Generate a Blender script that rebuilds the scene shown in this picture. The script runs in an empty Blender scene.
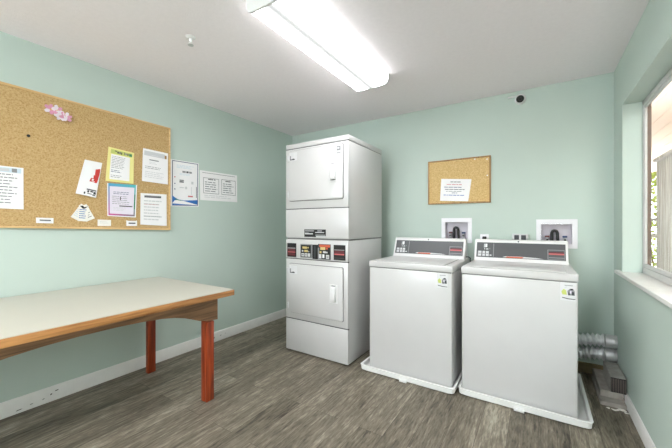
import bpy, bmesh, math, random
from mathutils import Vector, Matrix
random.seed(7)
S = bpy.context.scene
COL = S.collection
XL, XR, YB, H = -2.8465, 0.5055, 3.3095, 2.44      # left wall, right wall, back wall, ceiling height
YF = -2.60                                         # wall behind the camera
CAMZ = 1.2223

# ------------------------------------------------------------------ materials
def lin(c):
    r = []
    for v in c[:3]:
        v = v / 255.0
        r.append(v / 12.92 if v <= 0.04045 else ((v + 0.055) / 1.055) ** 2.4)
    return (r[0], r[1], r[2], 1.0)

_m = {}
def mat(name, col, rough=0.5, metal=0.0, var=0.0, vscale=8.0, bump=0.0, bscale=60.0, stretch=(1, 1, 1), spec=0.5, coat=0.0):
    if name in _m:
        return _m[name]
    m = bpy.data.materials.new(name); m.use_nodes = True
    nt = m.node_tree; N = nt.nodes; L = nt.links
    b = N['Principled BSDF']
    b.inputs['Roughness'].default_value = rough
    b.inputs['Metallic'].default_value = metal
    b.inputs['Specular IOR Level'].default_value = spec
    b.inputs['Coat Weight'].default_value = coat
    c = lin(col)
    b.inputs['Base Color'].default_value = c
    tc = N.new('ShaderNodeTexCoord'); mp = N.new('ShaderNodeMapping')
    mp.inputs['Scale'].default_value = stretch
    L.new(tc.outputs['Object'], mp.inputs['Vector'])
    nz = N.new('ShaderNodeTexNoise'); nz.inputs['Scale'].default_value = vscale; nz.inputs['Detail'].default_value = 6
    L.new(mp.outputs[0], nz.inputs['Vector'])
    cr = N.new('ShaderNodeValToRGB')
    v = max(var, 0.012)
    cr.color_ramp.elements[0].position = 0.3; cr.color_ramp.elements[1].position = 0.7
    cr.color_ramp.elements[0].color = [x * (1 - v) for x in c[:3]] + [1]
    cr.color_ramp.elements[1].color = [min(1, x * (1 + v)) for x in c[:3]] + [1]
    L.new(nz.outputs['Fac'], cr.inputs['Fac']); L.new(cr.outputs['Color'], b.inputs['Base Color'])
    if bump > 0:
        n2 = N.new('ShaderNodeTexNoise'); n2.inputs['Scale'].default_value = bscale; n2.inputs['Detail'].default_value = 4
        L.new(mp.outputs[0], n2.inputs['Vector'])
        bp = N.new('ShaderNodeBump'); bp.inputs['Strength'].default_value = bump; bp.inputs['Distance'].default_value = 0.004
        L.new(n2.outputs['Fac'], bp.inputs['Height']); L.new(bp.outputs[0], b.inputs['Normal'])
    _m[name] = m
    return m

def floor_mat():
    m = bpy.data.materials.new('vinyl_plank_floor'); m.use_nodes = True
    nt = m.node_tree; N = nt.nodes; L = nt.links; b = N['Principled BSDF']
    tc = N.new('ShaderNodeTexCoord')
    mp = N.new('ShaderNodeMapping'); mp.inputs['Rotation'].default_value = (0, 0, math.pi / 2)
    L.new(tc.outputs['Object'], mp.inputs['Vector'])
    br = N.new('ShaderNodeTexBrick')
    br.inputs['Scale'].default_value = 1.0
    br.inputs['Brick Width'].default_value = 1.22; br.inputs['Row Height'].default_value = 0.152
    br.inputs['Mortar Size'].default_value = 0.0011; br.inputs['Mortar Smooth'].default_value = 0.3
    br.offset = 0.37
    br.inputs['Color1'].default_value = (0, 0, 0, 1); br.inputs['Color2'].default_value = (1, 1, 1, 1); br.inputs['Mortar'].default_value = (0.5, 0.5, 0.5, 1)
    L.new(mp.outputs[0], br.inputs['Vector'])
    # grain, shifted per plank so it breaks at the joints
    ad = N.new('ShaderNodeVectorMath'); ad.operation = 'ADD'
    sc = N.new('ShaderNodeVectorMath'); sc.operation = 'SCALE'; sc.inputs['Scale'].default_value = 7.3
    L.new(br.outputs['Color'], sc.inputs[0]); L.new(tc.outputs['Object'], ad.inputs[0]); L.new(sc.outputs[0], ad.inputs[1])
    def grain(sx, sy, det, dist):
        mm = N.new('ShaderNodeMapping'); mm.inputs['Scale'].default_value = (sx, sy, 1)
        L.new(ad.outputs[0], mm.inputs['Vector'])
        n = N.new('ShaderNodeTexNoise'); n.inputs['Scale'].default_value = 1.0; n.inputs['Detail'].default_value = det
        n.inputs['Roughness'].default_value = 0.62; n.inputs['Distortion'].default_value = dist
        L.new(mm.outputs[0], n.inputs['Vector']); return n
    g1 = grain(46, 3.2, 7, 0.8); g2 = grain(9, 1.1, 4, 1.4); g3 = grain(95, 14.0, 3, 0.4)
    def mixf(a, bb, f):
        x = N.new('ShaderNodeMix'); x.data_type = 'FLOAT'; x.inputs[0].default_value = f
        L.new(a, x.inputs[2]); L.new(bb, x.inputs[3]); return x.outputs[0]
    g = mixf(g1.outputs['Fac'], g2.outputs['Fac'], 0.42)
    g = mixf(g, g3.outputs['Fac'], 0.38)
    g = mixf(g, br.outputs['Color'], 0.10)
    cr = N.new('ShaderNodeValToRGB'); e = cr.color_ramp.elements
    e[0].position = 0.37; e[0].color = lin((62, 56, 46)); e[1].position = 0.64; e[1].color = lin((174, 166, 149))
    a = e.new(0.45); a.color = lin((102, 94, 81)); a = e.new(0.54); a.color = lin((130, 121, 106))
    L.new(g, cr.inputs['Fac'])
    mx = N.new('ShaderNodeMix'); mx.data_type = 'RGBA'; mx.inputs[7].default_value = lin((62, 54, 47))
    L.new(br.outputs['Fac'], mx.inputs[0]); L.new(cr.outputs['Color'], mx.inputs[6])
    L.new(mx.outputs[2], b.inputs['Base Color'])
    b.inputs['Roughness'].default_value = 0.48; b.inputs['Specular IOR Level'].default_value = 0.35
    bp = N.new('ShaderNodeBump'); bp.inputs['Strength'].default_value = 0.25; bp.inputs['Distance'].default_value = 0.003
    L.new(g1.outputs['Fac'], bp.inputs['Height']); L.new(bp.outputs[0], b.inputs['Normal'])
    return m

def cork_mat(name, base, dark, light, scale):
    m = bpy.data.materials.new(name); m.use_nodes = True
    nt = m.node_tree; N = nt.nodes; L = nt.links; b = N['Principled BSDF']
    tc = N.new('ShaderNodeTexCoord')
    n1 = N.new('ShaderNodeTexNoise'); n1.inputs['Scale'].default_value = scale; n1.inputs['Detail'].default_value = 8; n1.inputs['Roughness'].default_value = 0.75
    n2 = N.new('ShaderNodeTexVoronoi'); n2.inputs['Scale'].default_value = scale * 1.1
    L.new(tc.outputs['Object'], n1.inputs['Vector']); L.new(tc.outputs['Object'], n2.inputs['Vector'])
    mx = N.new('ShaderNodeMix'); mx.data_type = 'FLOAT'; mx.inputs[0].default_value = 0.3
    L.new(n1.outputs['Fac'], mx.inputs[2]); L.new(n2.outputs['Distance'], mx.inputs[3])
    cr = N.new('ShaderNodeValToRGB'); e = cr.color_ramp.elements
    e[0].position = 0.3; e[0].color = lin(dark); e[1].position = 0.68; e[1].color = lin(light)
    a = e.new(0.46); a.color = lin(base)
    L.new(mx.outputs[0], cr.inputs['Fac']); L.new(cr.outputs['Color'], b.inputs['Base Color'])
    b.inputs['Roughness'].default_value = 0.9
    bp = N.new('ShaderNodeBump'); bp.inputs['Strength'].default_value = 0.3; bp.inputs['Distance'].default_value = 0.002
    L.new(n1.outputs['Fac'], bp.inputs['Height']); L.new(bp.outputs[0], b.inputs['Normal'])
    return m

def wood_mat(name, c0, c1, axis, rough=0.45, scale=5.0):
    m = bpy.data.materials.new(name); m.use_nodes = True
    nt = m.node_tree; N = nt.nodes; L = nt.links; b = N['Principled BSDF']
    tc = N.new('ShaderNodeTexCoord'); mp = N.new('ShaderNodeMapping')
    s = [scale * 8] * 3; s[axis] = scale * 0.5
    mp.inputs['Scale'].default_value = s
    L.new(tc.outputs['Object'], mp.inputs['Vector'])
    n1 = N.new('ShaderNodeTexNoise'); n1.inputs['Scale'].default_value = 1.0; n1.inputs['Detail'].default_value = 6; n1.inputs['Distortion'].default_value = 1.0
    L.new(mp.outputs[0], n1.inputs['Vector'])
    cr = N.new('ShaderNodeValToRGB'); e = cr.color_ramp.elements
    e[0].position = 0.32; e[0].color = lin(c0); e[1].position = 0.68; e[1].color = lin(c1)
    L.new(n1.outputs['Fac'], cr.inputs['Fac']); L.new(cr.outputs['Color'], b.inputs['Base Color'])
    b.inputs['Roughness'].default_value = rough
    bp = N.new('ShaderNodeBump'); bp.inputs['Strength'].default_value = 0.15; bp.inputs['Distance'].default_value = 0.002
    L.new(n1.outputs['Fac'], bp.inputs['Height']); L.new(bp.outputs[0], b.inputs['Normal'])
    return m

def corner_mat(name, tl, tr, bl, br_):          # a printed four-corner colour blend
    m = bpy.data.materials.new(name); m.use_nodes = True
    nt = m.node_tree; N = nt.nodes; L = nt.links; b = N['Principled BSDF']
    tc = N.new('ShaderNodeTexCoord'); sp = N.new('ShaderNodeSeparateXYZ'); L.new(tc.outputs['Generated'], sp.inputs[0])
    def mx(a, c, f):
        x = N.new('ShaderNodeMix'); x.data_type = 'RGBA'
        L.new(f, x.inputs[0])
        for k, q in ((6, a), (7, c)):
            if isinstance(q, tuple): x.inputs[k].default_value = lin(q)
            else: L.new(q, x.inputs[k])
        return x.outputs[2]
    u, v = sp.outputs['Y'], sp.outputs['Z']
    L.new(mx(mx(bl, br_, u), mx(tl, tr, u), v), b.inputs['Base Color'])
    b.inputs['Roughness'].default_value = 0.5
    return m

def lens_mat(strength):
    m = bpy.data.materials.new('lit_acrylic_lens'); m.use_nodes = True
    nt = m.node_tree; N = nt.nodes; L = nt.links; b = N['Principled BSDF']
    b.inputs['Base Color'].default_value = (0.4, 0.4, 0.38, 1); b.inputs['Roughness'].default_value = 0.4
    tc = N.new('ShaderNodeTexCoord'); sp = N.new('ShaderNodeSeparateXYZ'); L.new(tc.outputs['Generated'], sp.inputs[0])
    cr = N.new('ShaderNodeValToRGB'); cr.color_ramp.interpolation = 'EASE'; e = cr.color_ramp.elements
    g = lambda v: (v, v, v, 1)
    e[0].position = 0.0; e[0].color = g(0.15); e[1].position = 1.0; e[1].color = g(0.15)
    for p, v in ((0.10, 0.45), (0.27, 1.0), (0.405, 0.20), (0.452, 0.024), (0.5, 0.017), (0.548, 0.024), (0.595, 0.20), (0.73, 1.0), (0.90, 0.45)):
        q = e.new(p); q.color = g(v)
    L.new(sp.outputs['X'], cr.inputs['Fac'])
    mu = N.new('ShaderNodeMath'); mu.operation = 'MULTIPLY'; mu.inputs[1].default_value = strength
    L.new(cr.outputs['Color'], mu.inputs[0])
    b.inputs['Emission Color'].default_value = (0.95, 0.97, 1.0, 1)
    L.new(mu.outputs[0], b.inputs['Emission Strength'])
    return m

WALL = mat('sage_green_wall_paint', (196, 210, 201), 0.75, var=0.015, vscale=3, bump=0.10, bscale=110, spec=0.25)
CEIL = mat('textured_ceiling_paint', (248, 241, 243), 0.9, var=0.015, vscale=40, bump=0.45, bscale=130, spec=0.1)
FLOOR = floor_mat()
TRIM = mat('white_trim_paint', (236, 234, 230), 0.45, var=0.03, vscale=14)
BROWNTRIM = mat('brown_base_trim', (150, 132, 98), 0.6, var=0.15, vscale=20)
ENAMEL = mat('white_appliance_enamel', (202, 200, 199), 0.28, var=0.008, coat=0.2)
ENAMEL2 = mat('white_console_plastic', (224, 223, 222), 0.35)
PANWHITE = mat('white_pan_plastic', (238, 237, 235), 0.4)
DARK = mat('dark_recess', (22, 22, 24), 0.7)
GAP = mat('seam_shadow_grey', (120, 119, 118), 0.7)
BLACK = mat('black_plastic', (14, 14, 15), 0.35)
SCREEN = mat('dark_display', (12, 14, 12), 0.2)
GREYPANEL = mat('charcoal_console_overlay', (82, 83, 85), 0.4, var=0.03)
LGREY = mat('pale_grey_ink', (206, 207, 208), 0.5)
MGREY = mat('mid_grey_ink', (138, 138, 140), 0.5)
DGREY = mat('dark_grey_ink', (58, 58, 62), 0.5)
WHITE = mat('white_ink', (244, 244, 244), 0.5)
RED = mat('red_ink', (206, 52, 44), 0.5)
PINKRED = mat('dull_red_ink', (196, 96, 98), 0.5)
MAROON = mat('maroon_ink', (96, 40, 44), 0.5)
ORANGE = mat('orange_ink', (196, 88, 58), 0.5)
YELLOWINK = mat('amber_ink', (206, 186, 122), 0.5)
BLUE = mat('blue_ink', (32, 104, 180), 0.5)
NAVY = mat('navy_ink', (48, 66, 110), 0.5)
GREEN = mat('green_ink', (52, 128, 84), 0.5)
STICK = mat('sticker_white', (216, 215, 216), 0.45)
LIME = mat('lime_ink', (196, 204, 110), 0.5)
YELLOW = mat('yellow_paper', (240, 230, 150), 0.6)
PALEBLUE = mat('pale_blue_ink', (206, 222, 232), 0.5)
LILAC = mat('pale_lilac_paper', (234, 226, 238), 0.6)
PAPER = mat('white_paper', (244, 242, 242), 0.7)
CARD = mat('cream_card', (244, 240, 232), 0.7)
LAMINATE = mat('cream_laminate', (195, 190, 177), 0.35, var=0.012, vscale=5)
EDGE = wood_mat('worn_orange_wood_edge', (140, 88, 44), (204, 146, 88), 1, 0.45)
APRON = wood_mat('worn_brown_wood_apron', (108, 80, 58), (172, 128, 92), 1, 0.5)
REDWOOD = wood_mat('red_stained_wood', (112, 40, 18), (184, 78, 38), 2, 0.35, 4)
CORK = cork_mat('cork', (192, 158, 105), (160, 122, 72), (208, 178, 130), 90)
CORK2 = cork_mat('pale_cork', (210, 176, 116), (180, 142, 82), (226, 198, 146), 80)
OAK = wood_mat('oak_frame', (206, 166, 108), (238, 206, 152), 1, 0.5)
OAKD = wood_mat('brown_frame', (142, 106, 62), (190, 148, 94), 2, 0.5)
FOIL = mat('crinkled_aluminium_foil', (242, 242, 244), 0.33, metal=0.6, var=0.08, vscale=40, bump=0.5, bscale=50)
GALV = mat('dull_galvanised_metal', (196, 196, 196), 0.42, metal=0.4, var=0.08, vscale=20)
RIB = mat('brown_grey_rib', (104, 94, 88), 0.8)
DUSTY = mat('dusty_grey_board', (154, 148, 140), 0.85, var=0.2, vscale=18, bump=0.2, bscale=50)
DUSTYD = mat('grey_block', (152, 148, 142), 0.9, var=0.2, vscale=24, bump=0.4, bscale=70)
VALVEBOX = mat('white_outlet_plastic', (238, 236, 240), 0.4)
VALVEIN = mat('pale_grey_box_back', (214, 208, 216), 0.5)
BRONZE = mat('taupe_exterior_trim', (128, 104, 92), 0.6, var=0.08)
ALU = mat('white_window_aluminium', (214, 212, 210), 0.4)
HOUSING = mat('white_fixture_enamel', (232, 232, 230), 0.4)
FENCE = wood_mat('weathered_fence_wood', (160, 146, 142), (214, 200, 196), 2, 0.9, 3)
PEACH = mat('peach_siding_paint', (236, 208, 192), 0.8, var=0.02)
GROUND = mat('pale_concrete', (204, 202, 202), 0.9, var=0.06, vscale=4, bump=0.2, bscale=30)
LEAF = mat('yellow_green_leaf', (178, 192, 86), 0.5, var=0.3, vscale=14)
STEM = mat('brown_stem', (112, 92, 66), 0.8)
PETALP = mat('pink_petal', (226, 160, 186), 0.6, var=0.1, vscale=30)
PETALW = mat('white_petal', (238, 226, 232), 0.6, var=0.06, vscale=30)
PETALC = mat('gold_flower_centre', (232, 190, 120), 0.6)
SCUFF = mat('dark_scuff', (70, 62, 56), 0.8)
LENS = lens_mat(27.0)
LENS_FILL = lens_mat(106.0)  # stronger lens for the added lamp behind the camera

gl = bpy.data.materials.new('window_glass'); gl.use_nodes = True
_t = gl.node_tree; _t.nodes.remove(_t.nodes['Principled BSDF'])
_tr = _t.nodes.new('ShaderNodeBsdfTransparent'); _tr.inputs['Color'].default_value = (0.90, 0.93, 0.91, 1)
_gs = _t.nodes.new('ShaderNodeBsdfGlossy'); _gs.inputs['Roughness'].default_value = 0.02
_mx = _t.nodes.new('ShaderNodeMixShader')
_mx.inputs[0].default_value = 0.05; _t.links.new(_tr.outputs[0], _mx.inputs[1]); _t.links.new(_gs.outputs[0], _mx.inputs[2])
_t.links.new(_mx.outputs[0], _t.nodes['Material Output'].inputs['Surface'])
GLASS = gl

# ------------------------------------------------------------------ mesh builder
def wloc(o):
    v = Vector((0, 0, 0))
    while o is not None:
        v = v + o.location; o = o.parent
    return v

class MB:
    def __init__(s):
        s.bm = bmesh.new(); s.mats = []
    def mi(s, m):
        if m not in s.mats: s.mats.append(m)
        return s.mats.index(m)
    def merge(s, t, m):
        i = s.mi(m)
        for f in t.faces: f.material_index = i
        me = bpy.data.meshes.new('tmp'); t.to_mesh(me); t.free()
        s.bm.from_mesh(me); bpy.data.meshes.remove(me)
        return s
    def box(s, x0, x1, y0, y1, z0, z1, m, bev=0.0, seg=2, edges=None):
        t = bmesh.new(); bmesh.ops.create_cube(t, size=1.0)
        for v in t.verts:
            v.co = Vector(((x0 + x1) / 2 + v.co.x * (x1 - x0), (y0 + y1) / 2 + v.co.y * (y1 - y0), (z0 + z1) / 2 + v.co.z * (z1 - z0)))
        if bev > 0:
            es = [e for e in t.edges if edges is None or edges(e)]
            bmesh.ops.bevel(t, geom=es, offset=bev, offset_type='OFFSET', segments=seg, profile=0.5, affect='EDGES', clamp_overlap=True)
        return s.merge(t, m)
    def prism(s, prof, axis, a0, a1, m, bev=0.0, seg=2):
        # prof: points in the two other axes (in xyz order)
        t = bmesh.new()
        def P(p, a):
            if axis == 0: return (a, p[0], p[1])
            if axis == 1: return (p[0], a, p[1])
            return (p[0], p[1], a)
        A = [t.verts.new(P(p, a0)) for p in prof]; B = [t.verts.new(P(p, a1)) for p in prof]
        n = len(prof)
        t.faces.new(A); t.faces.new(list(reversed(B)))
        for i in range(n):
            t.faces.new((A[i], B[i], B[(i + 1) % n], A[(i + 1) % n]))
        bmesh.ops.recalc_face_normals(t, faces=t.faces)
        if bev > 0:
            bmesh.ops.bevel(t, geom=list(t.edges), offset=bev, offset_type='OFFSET', segments=seg, profile=0.5, affect='EDGES', clamp_overlap=True)
        return s.merge(t, m)
    def tube(s, pts, r, m, n=16, cap=True):
        t = bmesh.new(); pts = [Vector(p) for p in pts]; rings = []
        up = Vector((0, 0, 1)); prev = None
        for i, p in enumerate(pts):
            d = (pts[min(i + 1, len(pts) - 1)] - pts[max(i - 1, 0)]).normalized()
            if prev is None:
                a = up if abs(d.dot(up)) < 0.9 else Vector((1, 0, 0))
                u = d.cross(a).normalized()
            else:
                u = (prev - d * prev.dot(d)).normalized()
            prev = u; w = d.cross(u)
            rr = r(i) if callable(r) else r
            rings.append([t.verts.new(p + u * rr * math.cos(2 * math.pi * k / n) + w * rr * math.sin(2 * math.pi * k / n)) for k in range(n)])
        for a, b in zip(rings, rings[1:]):
            for k in range(n):
                t.faces.new((a[k], a[(k + 1) % n], b[(k + 1) % n], b[k]))
        if cap:
            t.faces.new(list(reversed(rings[0]))); t.faces.new(rings[-1])
        bmesh.ops.recalc_face_normals(t, faces=t.faces)
        return s.merge(t, m)
    def lathe(s, prof, c, d, m, n=24):
        # prof: (radius, distance along d)
        d = Vector(d).normalized(); c = Vector(c)
        a = Vector((0, 0, 1)) if abs(d.z) < 0.9 else Vector((1, 0, 0))
        u = d.cross(a).normalized(); w = d.cross(u)
        t = bmesh.new(); rings = []
        for r, h in prof:
            if r < 1e-6: rings.append([t.verts.new(c + d * h)])
            else: rings.append([t.verts.new(c + d * h + u * r * math.cos(2 * math.pi * k / n) + w * r * math.sin(2 * math.pi * k / n)) for k in range(n)])
        for A, B in zip(rings, rings[1:]):
            for k in range(n):
                k2 = (k + 1) % n
                if len(A) == 1 and len(B) == 1: continue
                if len(A) == 1: t.faces.new((A[0], B[k2], B[k]))
                elif len(B) == 1: t.faces.new((A[k], A[k2], B[0]))
                else: t.faces.new((A[k], A[k2], B[k2], B[k]))
        for R in (rings[0], rings[-1]):
            if len(R) > 1: t.faces.new(R)
        bmesh.ops.recalc_face_normals(t, faces=t.faces)
        return s.merge(t, m)
    def poly(s, pts, m):
        i = s.mi(m)
        f = s.bm.faces.new([s.bm.verts.new(p) for p in pts]); f.material_index = i
        return s
    def slab(s, pts, n, th, m):              # polygon given a thickness along n
        n = Vector(n).normalized() * th
        t = bmesh.new()
        A = [t.verts.new(Vector(p)) for p in pts]; B = [t.verts.new(Vector(p) + n) for p in pts]
        k = len(pts); t.faces.new(A); t.faces.new(list(reversed(B)))
        for i in range(k): t.faces.new((A[i], B[i], B[(i + 1) % k], A[(i + 1) % k]))
        bmesh.ops.recalc_face_normals(t, faces=t.faces)
        return s.merge(t, m)
    def build(s, name, parent=None, smooth=True, origin=None):
        me = bpy.data.meshes.new(name)
        if parent is not None: o0 = wloc(parent)
        elif origin is not None: o0 = Vector(origin)
        else:
            lo = Vector([min(v.co[i] for v in s.bm.verts) for i in range(3)]); hi = Vector([max(v.co[i] for v in s.bm.verts) for i in range(3)])
            o0 = (lo + hi) / 2; o0.z = lo.z
        for v in s.bm.verts: v.co = v.co - o0
        s.bm.to_mesh(me); s.bm.free()
        for m in s.mats: me.materials.append(m)
        if smooth:
            for p in me.polygons: p.use_smooth = True
            me.set_sharp_from_angle(angle=math.radians(38))
        o = bpy.data.objects.new(name, me); COL.objects.link(o)
        if parent is not None: o.parent = parent
        else: o.location = o0
        return o

def tag(o, label, cat, group=None):
    o['label'] = label; o['category'] = cat
    if group: o['group'] = group
    return o
def thing(name, loc, label, cat, group=None):
    o = bpy.data.objects.new(name, None); COL.objects.link(o); o.location = loc; o.empty_display_size = 0.1
    return tag(o, label, cat, group)
def structure(o):
    o['kind'] = 'structure'; return o
def dup(root, delta, label, group=None):
    def cp(o, parent):
        c = o.copy(); COL.objects.link(c)
        if parent is not None: c.parent = parent
        for ch in [x for x in bpy.data.objects if x.parent == o]: cp(ch, c)
        return c
    r = cp(root, None)
    r.location = root.location + Vector(delta); r['label'] = label
    if group: r['group'] = group
    return r

# ------------------------------------------------------------------ room shell
def wall_panel(name, axis, pos, th, a0, a1, z0, z1, holes, m, hole_m=None):
    """solid wall; axis 0: plane x=pos, runs along y; axis 1: plane y=pos, runs along x; th signed thickness outward"""
    A = sorted({a0, a1, *[h[0] for h in holes], *[h[1] for h in holes]}); Z = sorted({z0, z1, *[h[2] for h in holes], *[h[3] for h in holes]})
    solid = {}
    for i in range(len(A) - 1):
        for k in range(len(Z) - 1):
            ca, cz = (A[i] + A[i + 1]) / 2, (Z[k] + Z[k + 1]) / 2
            solid[i, k] = not any(h[0] < ca < h[1] and h[2] < cz < h[3] for h in holes)
    mb = MB()
    P = lambda a, z, d: (pos + d, a, z) if axis == 0 else (a, pos + d, z)
    for (i, k), sd in solid.items():
        if not sd: continue
        q = [(A[i], Z[k]), (A[i + 1], Z[k]), (A[i + 1], Z[k + 1]), (A[i], Z[k + 1])]
        for d in (0, th): mb.poly([P(a, z, d) for a, z in q], m)
        for (e0, e1), nb in (((q[0], q[1]), (i, k - 1)), ((q[1], q[2]), (i + 1, k)), ((q[2], q[3]), (i, k + 1)), ((q[3], q[0]), (i - 1, k))):
            if not solid.get(nb, False):
                mb.poly([P(*e0, 0), P(*e1, 0), P(*e1, th), P(*e0, th)], m)
    bmesh.ops.remove_doubles(mb.bm, verts=mb.bm.verts, dist=1e-5)
    bmesh.ops.recalc_face_normals(mb.bm, faces=mb.bm.faces)
    return structure(mb.build(name, smooth=False))

WY0, WY1, WZ0, WZ1 = 1.15, 3.012, 0.872, 2.083
WT = 0.148
B1 = (-0.839, -0.549, 1.042, 1.288); B2 = (-0.018, 0.274, 1.020, 1.268)
cav = lambda b: (b[0] + 0.036, b[1] - 0.036, b[2] + 0.036, b[3] - 0.040)
structure(MB().box(XL - .2, XR + WT, YF - .2, YB + .2, -0.12, 0.0, FLOOR).build('floor', smooth=False, origin=(0, 0, 0)))
structure(MB().box(XL - .2, XR + WT, YF - .2, YB + .2, H, H + 0.15, CEIL).build('ceiling', smooth=False, origin=(0, 0, H)))
wall_panel('wall_left', 0, XL, -0.2, YF - .2, YB + .2, 0, H, [], WALL)
wall_panel('wall_back', 1, YB, 0.2, XL, XR, 0, H, [cav(B1), cav(B2)], WALL)
wall_panel('wall_right', 0, XR, WT, YF - .2, YB + .2, 0, H, [(WY0, WY1, WZ0, WZ1)], WALL)
f = wall_panel('light_block_facade', 0, XR, WT, YB + .2, 9.4, -.06, 2.79, [(4.4, 5.4, -.06, 2.5)], WALL)  # unseen wall added to cut daylight outside; its opening lets some back in
structure(MB().box(XR, XR + WT, YF - .2, YB + .2, H + .15, 2.79, WALL).build('light_block_facade', smooth=False))  # added band closing the light leak below the walkway roof
wall_panel('wall_front', 1, YF, -0.2, XL, XR, 0, H, [(-2.75, -0.75, 0.95, 2.25)], WALL)  # opening for the added fill window

def baseboard(name, prof, axis, a0, a1, m):
    return structure(MB().prism(prof, axis, a0, a1, m).build(name))
bl = baseboard('baseboard_left', [(XL, 0), (XL + .014, 0), (XL + .014, .088), (XL + .008, .1), (XL, .1)], 1, YF, YB, TRIM)
sc = MB()
for y, z, w, h in ((0.76, .05, .012, .010), (0.79, .065, .02, .008), (0.72, .035, .012, .006), (0.66, .03, .016, .005), (0.60, .02, .03, .006), (0.50, .02, .02, .005),
                   (1.95, .035, .03, .006), (2.0, .05, .02, .008), (2.06, .045, .012, .012), (2.14, .05, .02, .006), (2.2, .055, .012, .005)):
    sc.slab([(XL + .0142, y - w / 2, z - h / 2), (XL + .0142, y + w / 3, z - h / 2 + .002), (XL + .0142, y + w / 2, z + h / 2), (XL + .0142, y - w / 3, z + h / 3)], (1, 0, 0), .0004, SCUFF)
sc.build('scuff_mark', bl)
baseboard('baseboard_right', [(XR, 0), (XR - .014, 0), (XR - .014, .072), (XR - .008, .082), (XR, .082)], 1, YF, 2.86, TRIM)
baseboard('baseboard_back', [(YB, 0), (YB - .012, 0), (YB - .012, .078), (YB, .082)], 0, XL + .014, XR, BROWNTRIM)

# window in the right wall
win = bpy.data.objects.new('window_1', None); COL.objects.link(win); win.location = (XR + .11, (WY0 + WY1) / 2, WZ0); structure(win)
fx0, fx1 = XR + .105, XR + .125
f = MB()
def fr(y0, y1, z0, z1, x0, x1, m): f.box(x0, x1, y0, y1, z0, z1, m, .003, 1)
fr(WY1 - .028, WY1, WZ0 + .012, WZ1, fx0, fx1, ALU); fr(WY0, WY0 + .035, WZ0 + .012, WZ1, fx0, fx1, ALU)
fr(WY0, WY1, WZ1 - .035, WZ1, fx0, fx1, ALU); fr(WY0, WY1, WZ0 + .012, WZ0 + .055, fx0, fx1, ALU)
f.build('window_frame', win)
sx0, sx1 = fx0 + .004, fx0 + .018
f = MB()
ym = (WY0 + WY1) / 2
for a, b in ((ym, WY1 - .028), (WY0 + .035, ym)):
    fr(b - .013, b, WZ0 + .055, WZ1 - .035, sx0, sx1, ALU); fr(a, a + .022, WZ0 + .055, WZ1 - .035, sx0, sx1, ALU)
    fr(a, b, WZ1 - .057, WZ1 - .035, sx0, sx1, ALU); fr(a, b, WZ0 + .055, WZ0 + .08, sx0, sx1, ALU)
f.build('window_sash', win)
MB().box(sx0 + .005, sx0 + .009, WY0 + .03, WY1 - .03, WZ0 + .05, WZ1 - .03, GLASS).build('window_pane', win, smooth=False)
MB().box(XR - .028, fx0 + .03, WY0 - .05, WY1 + .115, WZ0 - .012, WZ0 + .012, TRIM, .004, 2).build('window_sill', win)
f = MB()
for y0, y1, z0, z1 in ((WY1 - .006, WY1 + .1, WZ0 - .1, WZ1 + .1), (WY0 - .1, WY0 + .006, WZ0 - .1, WZ1 + .1), (WY0, WY1, WZ1 - .006, WZ1 + .1), (WY0, WY1, WZ0 - .1, WZ0 + .02)):
    f.box(fx1, XR + WT + .002, y0, y1, z0, z1, BRONZE)
f.build('exterior_trim', win, smooth=False)

# unseen wide window added behind the camera to let fill daylight in
w2 = bpy.data.objects.new('fill_window', None); COL.objects.link(w2); w2.location = (-1.75, YF, .95); structure(w2)
f = MB()
for x0, x1, z0, z1 in ((-2.75, -2.71, .95, 2.25), (-.79, -.75, .95, 2.25), (-1.77, -1.73, .99, 2.21), (-2.71, -.79, 2.21, 2.25), (-2.71, -.79, .95, .99)):
    f.box(x0, x1, YF - .14, YF - .10, z0, z1, ALU, .003, 1)
f.build('window_frame', w2)
MB().box(-2.79, -.71, YF - .10, YF + .025, .93, .952, TRIM, .004, 2).build('window_sill', w2)

# ------------------------------------------------------------------ outside the window
structure(MB().box(XR + WT, 7, -4, 16, -.2, -.06, GROUND).build('ground', smooth=False, origin=(0, 0, 0)))
fn = thing('board_fence', (1.5, 4, -.06), 'weathered grey board fence standing outside the window', 'fence')
f = MB(); y = 1.0; i = 0
while y < 6.62:
    f.box(1.5, 1.522, y, y + .137, -.06, 2.16 + random.uniform(-.004, .004), FENCE, .003, 1); y += .141
f.build('board_panel', fn)
MB().box(1.522, 1.56, 1.0, 6.64, 2.14, 2.215, FENCE, .004, 1).box(1.46, 1.53, 1.0, 6.64, 2.165, 2.215, FENCE, .004, 1).build('top_rail', fn)
for yy in (1.05, 3.3, 5.0, 6.6):
    MB().box(1.522, 1.61, yy - .045, yy + .045, -.06, 2.13, FENCE, .004, 1).build('post', fn)
for z in (1.02, 1.28):
    MB().box(1.53, 1.57, 6.64, 8.6, z, z + .05, FENCE, .004, 1).build('side_rail', fn)
nb = thing('covered_walkway', (3.4, 6, -.06), 'covered walkway with a peach boarded ceiling outside the window', 'canopy')
f = MB(); x = XR + WT + .01
while x < 6.2:
    f.prism([(x, 2.76), (x + .19, 2.76), (x + .195, 2.766), (x + .2, 2.766), (x + .2, 2.80), (x, 2.80)], 1, 1.3, 14, PEACH); x += .2
f.build('ceiling_boards', nb, smooth=False)
MB().box(XR + WT + .01, 6.3, 1.3, 14, 2.80, 2.95, TRIM).box(6.25, 6.3, 1.3, 14, 2.62, 2.80, PEACH).build('roof_deck', nb, smooth=False)
MB().box(6.1, 6.25, -1.0, 14, -.06, 2.76, PEACH).box(XR + WT + .01, 6.25, -1.0, -.9, -.06, 2.76, PEACH).build('added_shade_wall', nb, smooth=False)  # unseen walls added to keep daylight out of the walkway
sh = thing('shrub', (2.1, 9.2, -.06), 'sunlit yellow green shrub beyond the end of the fence', 'shrub')
f = MB()
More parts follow.
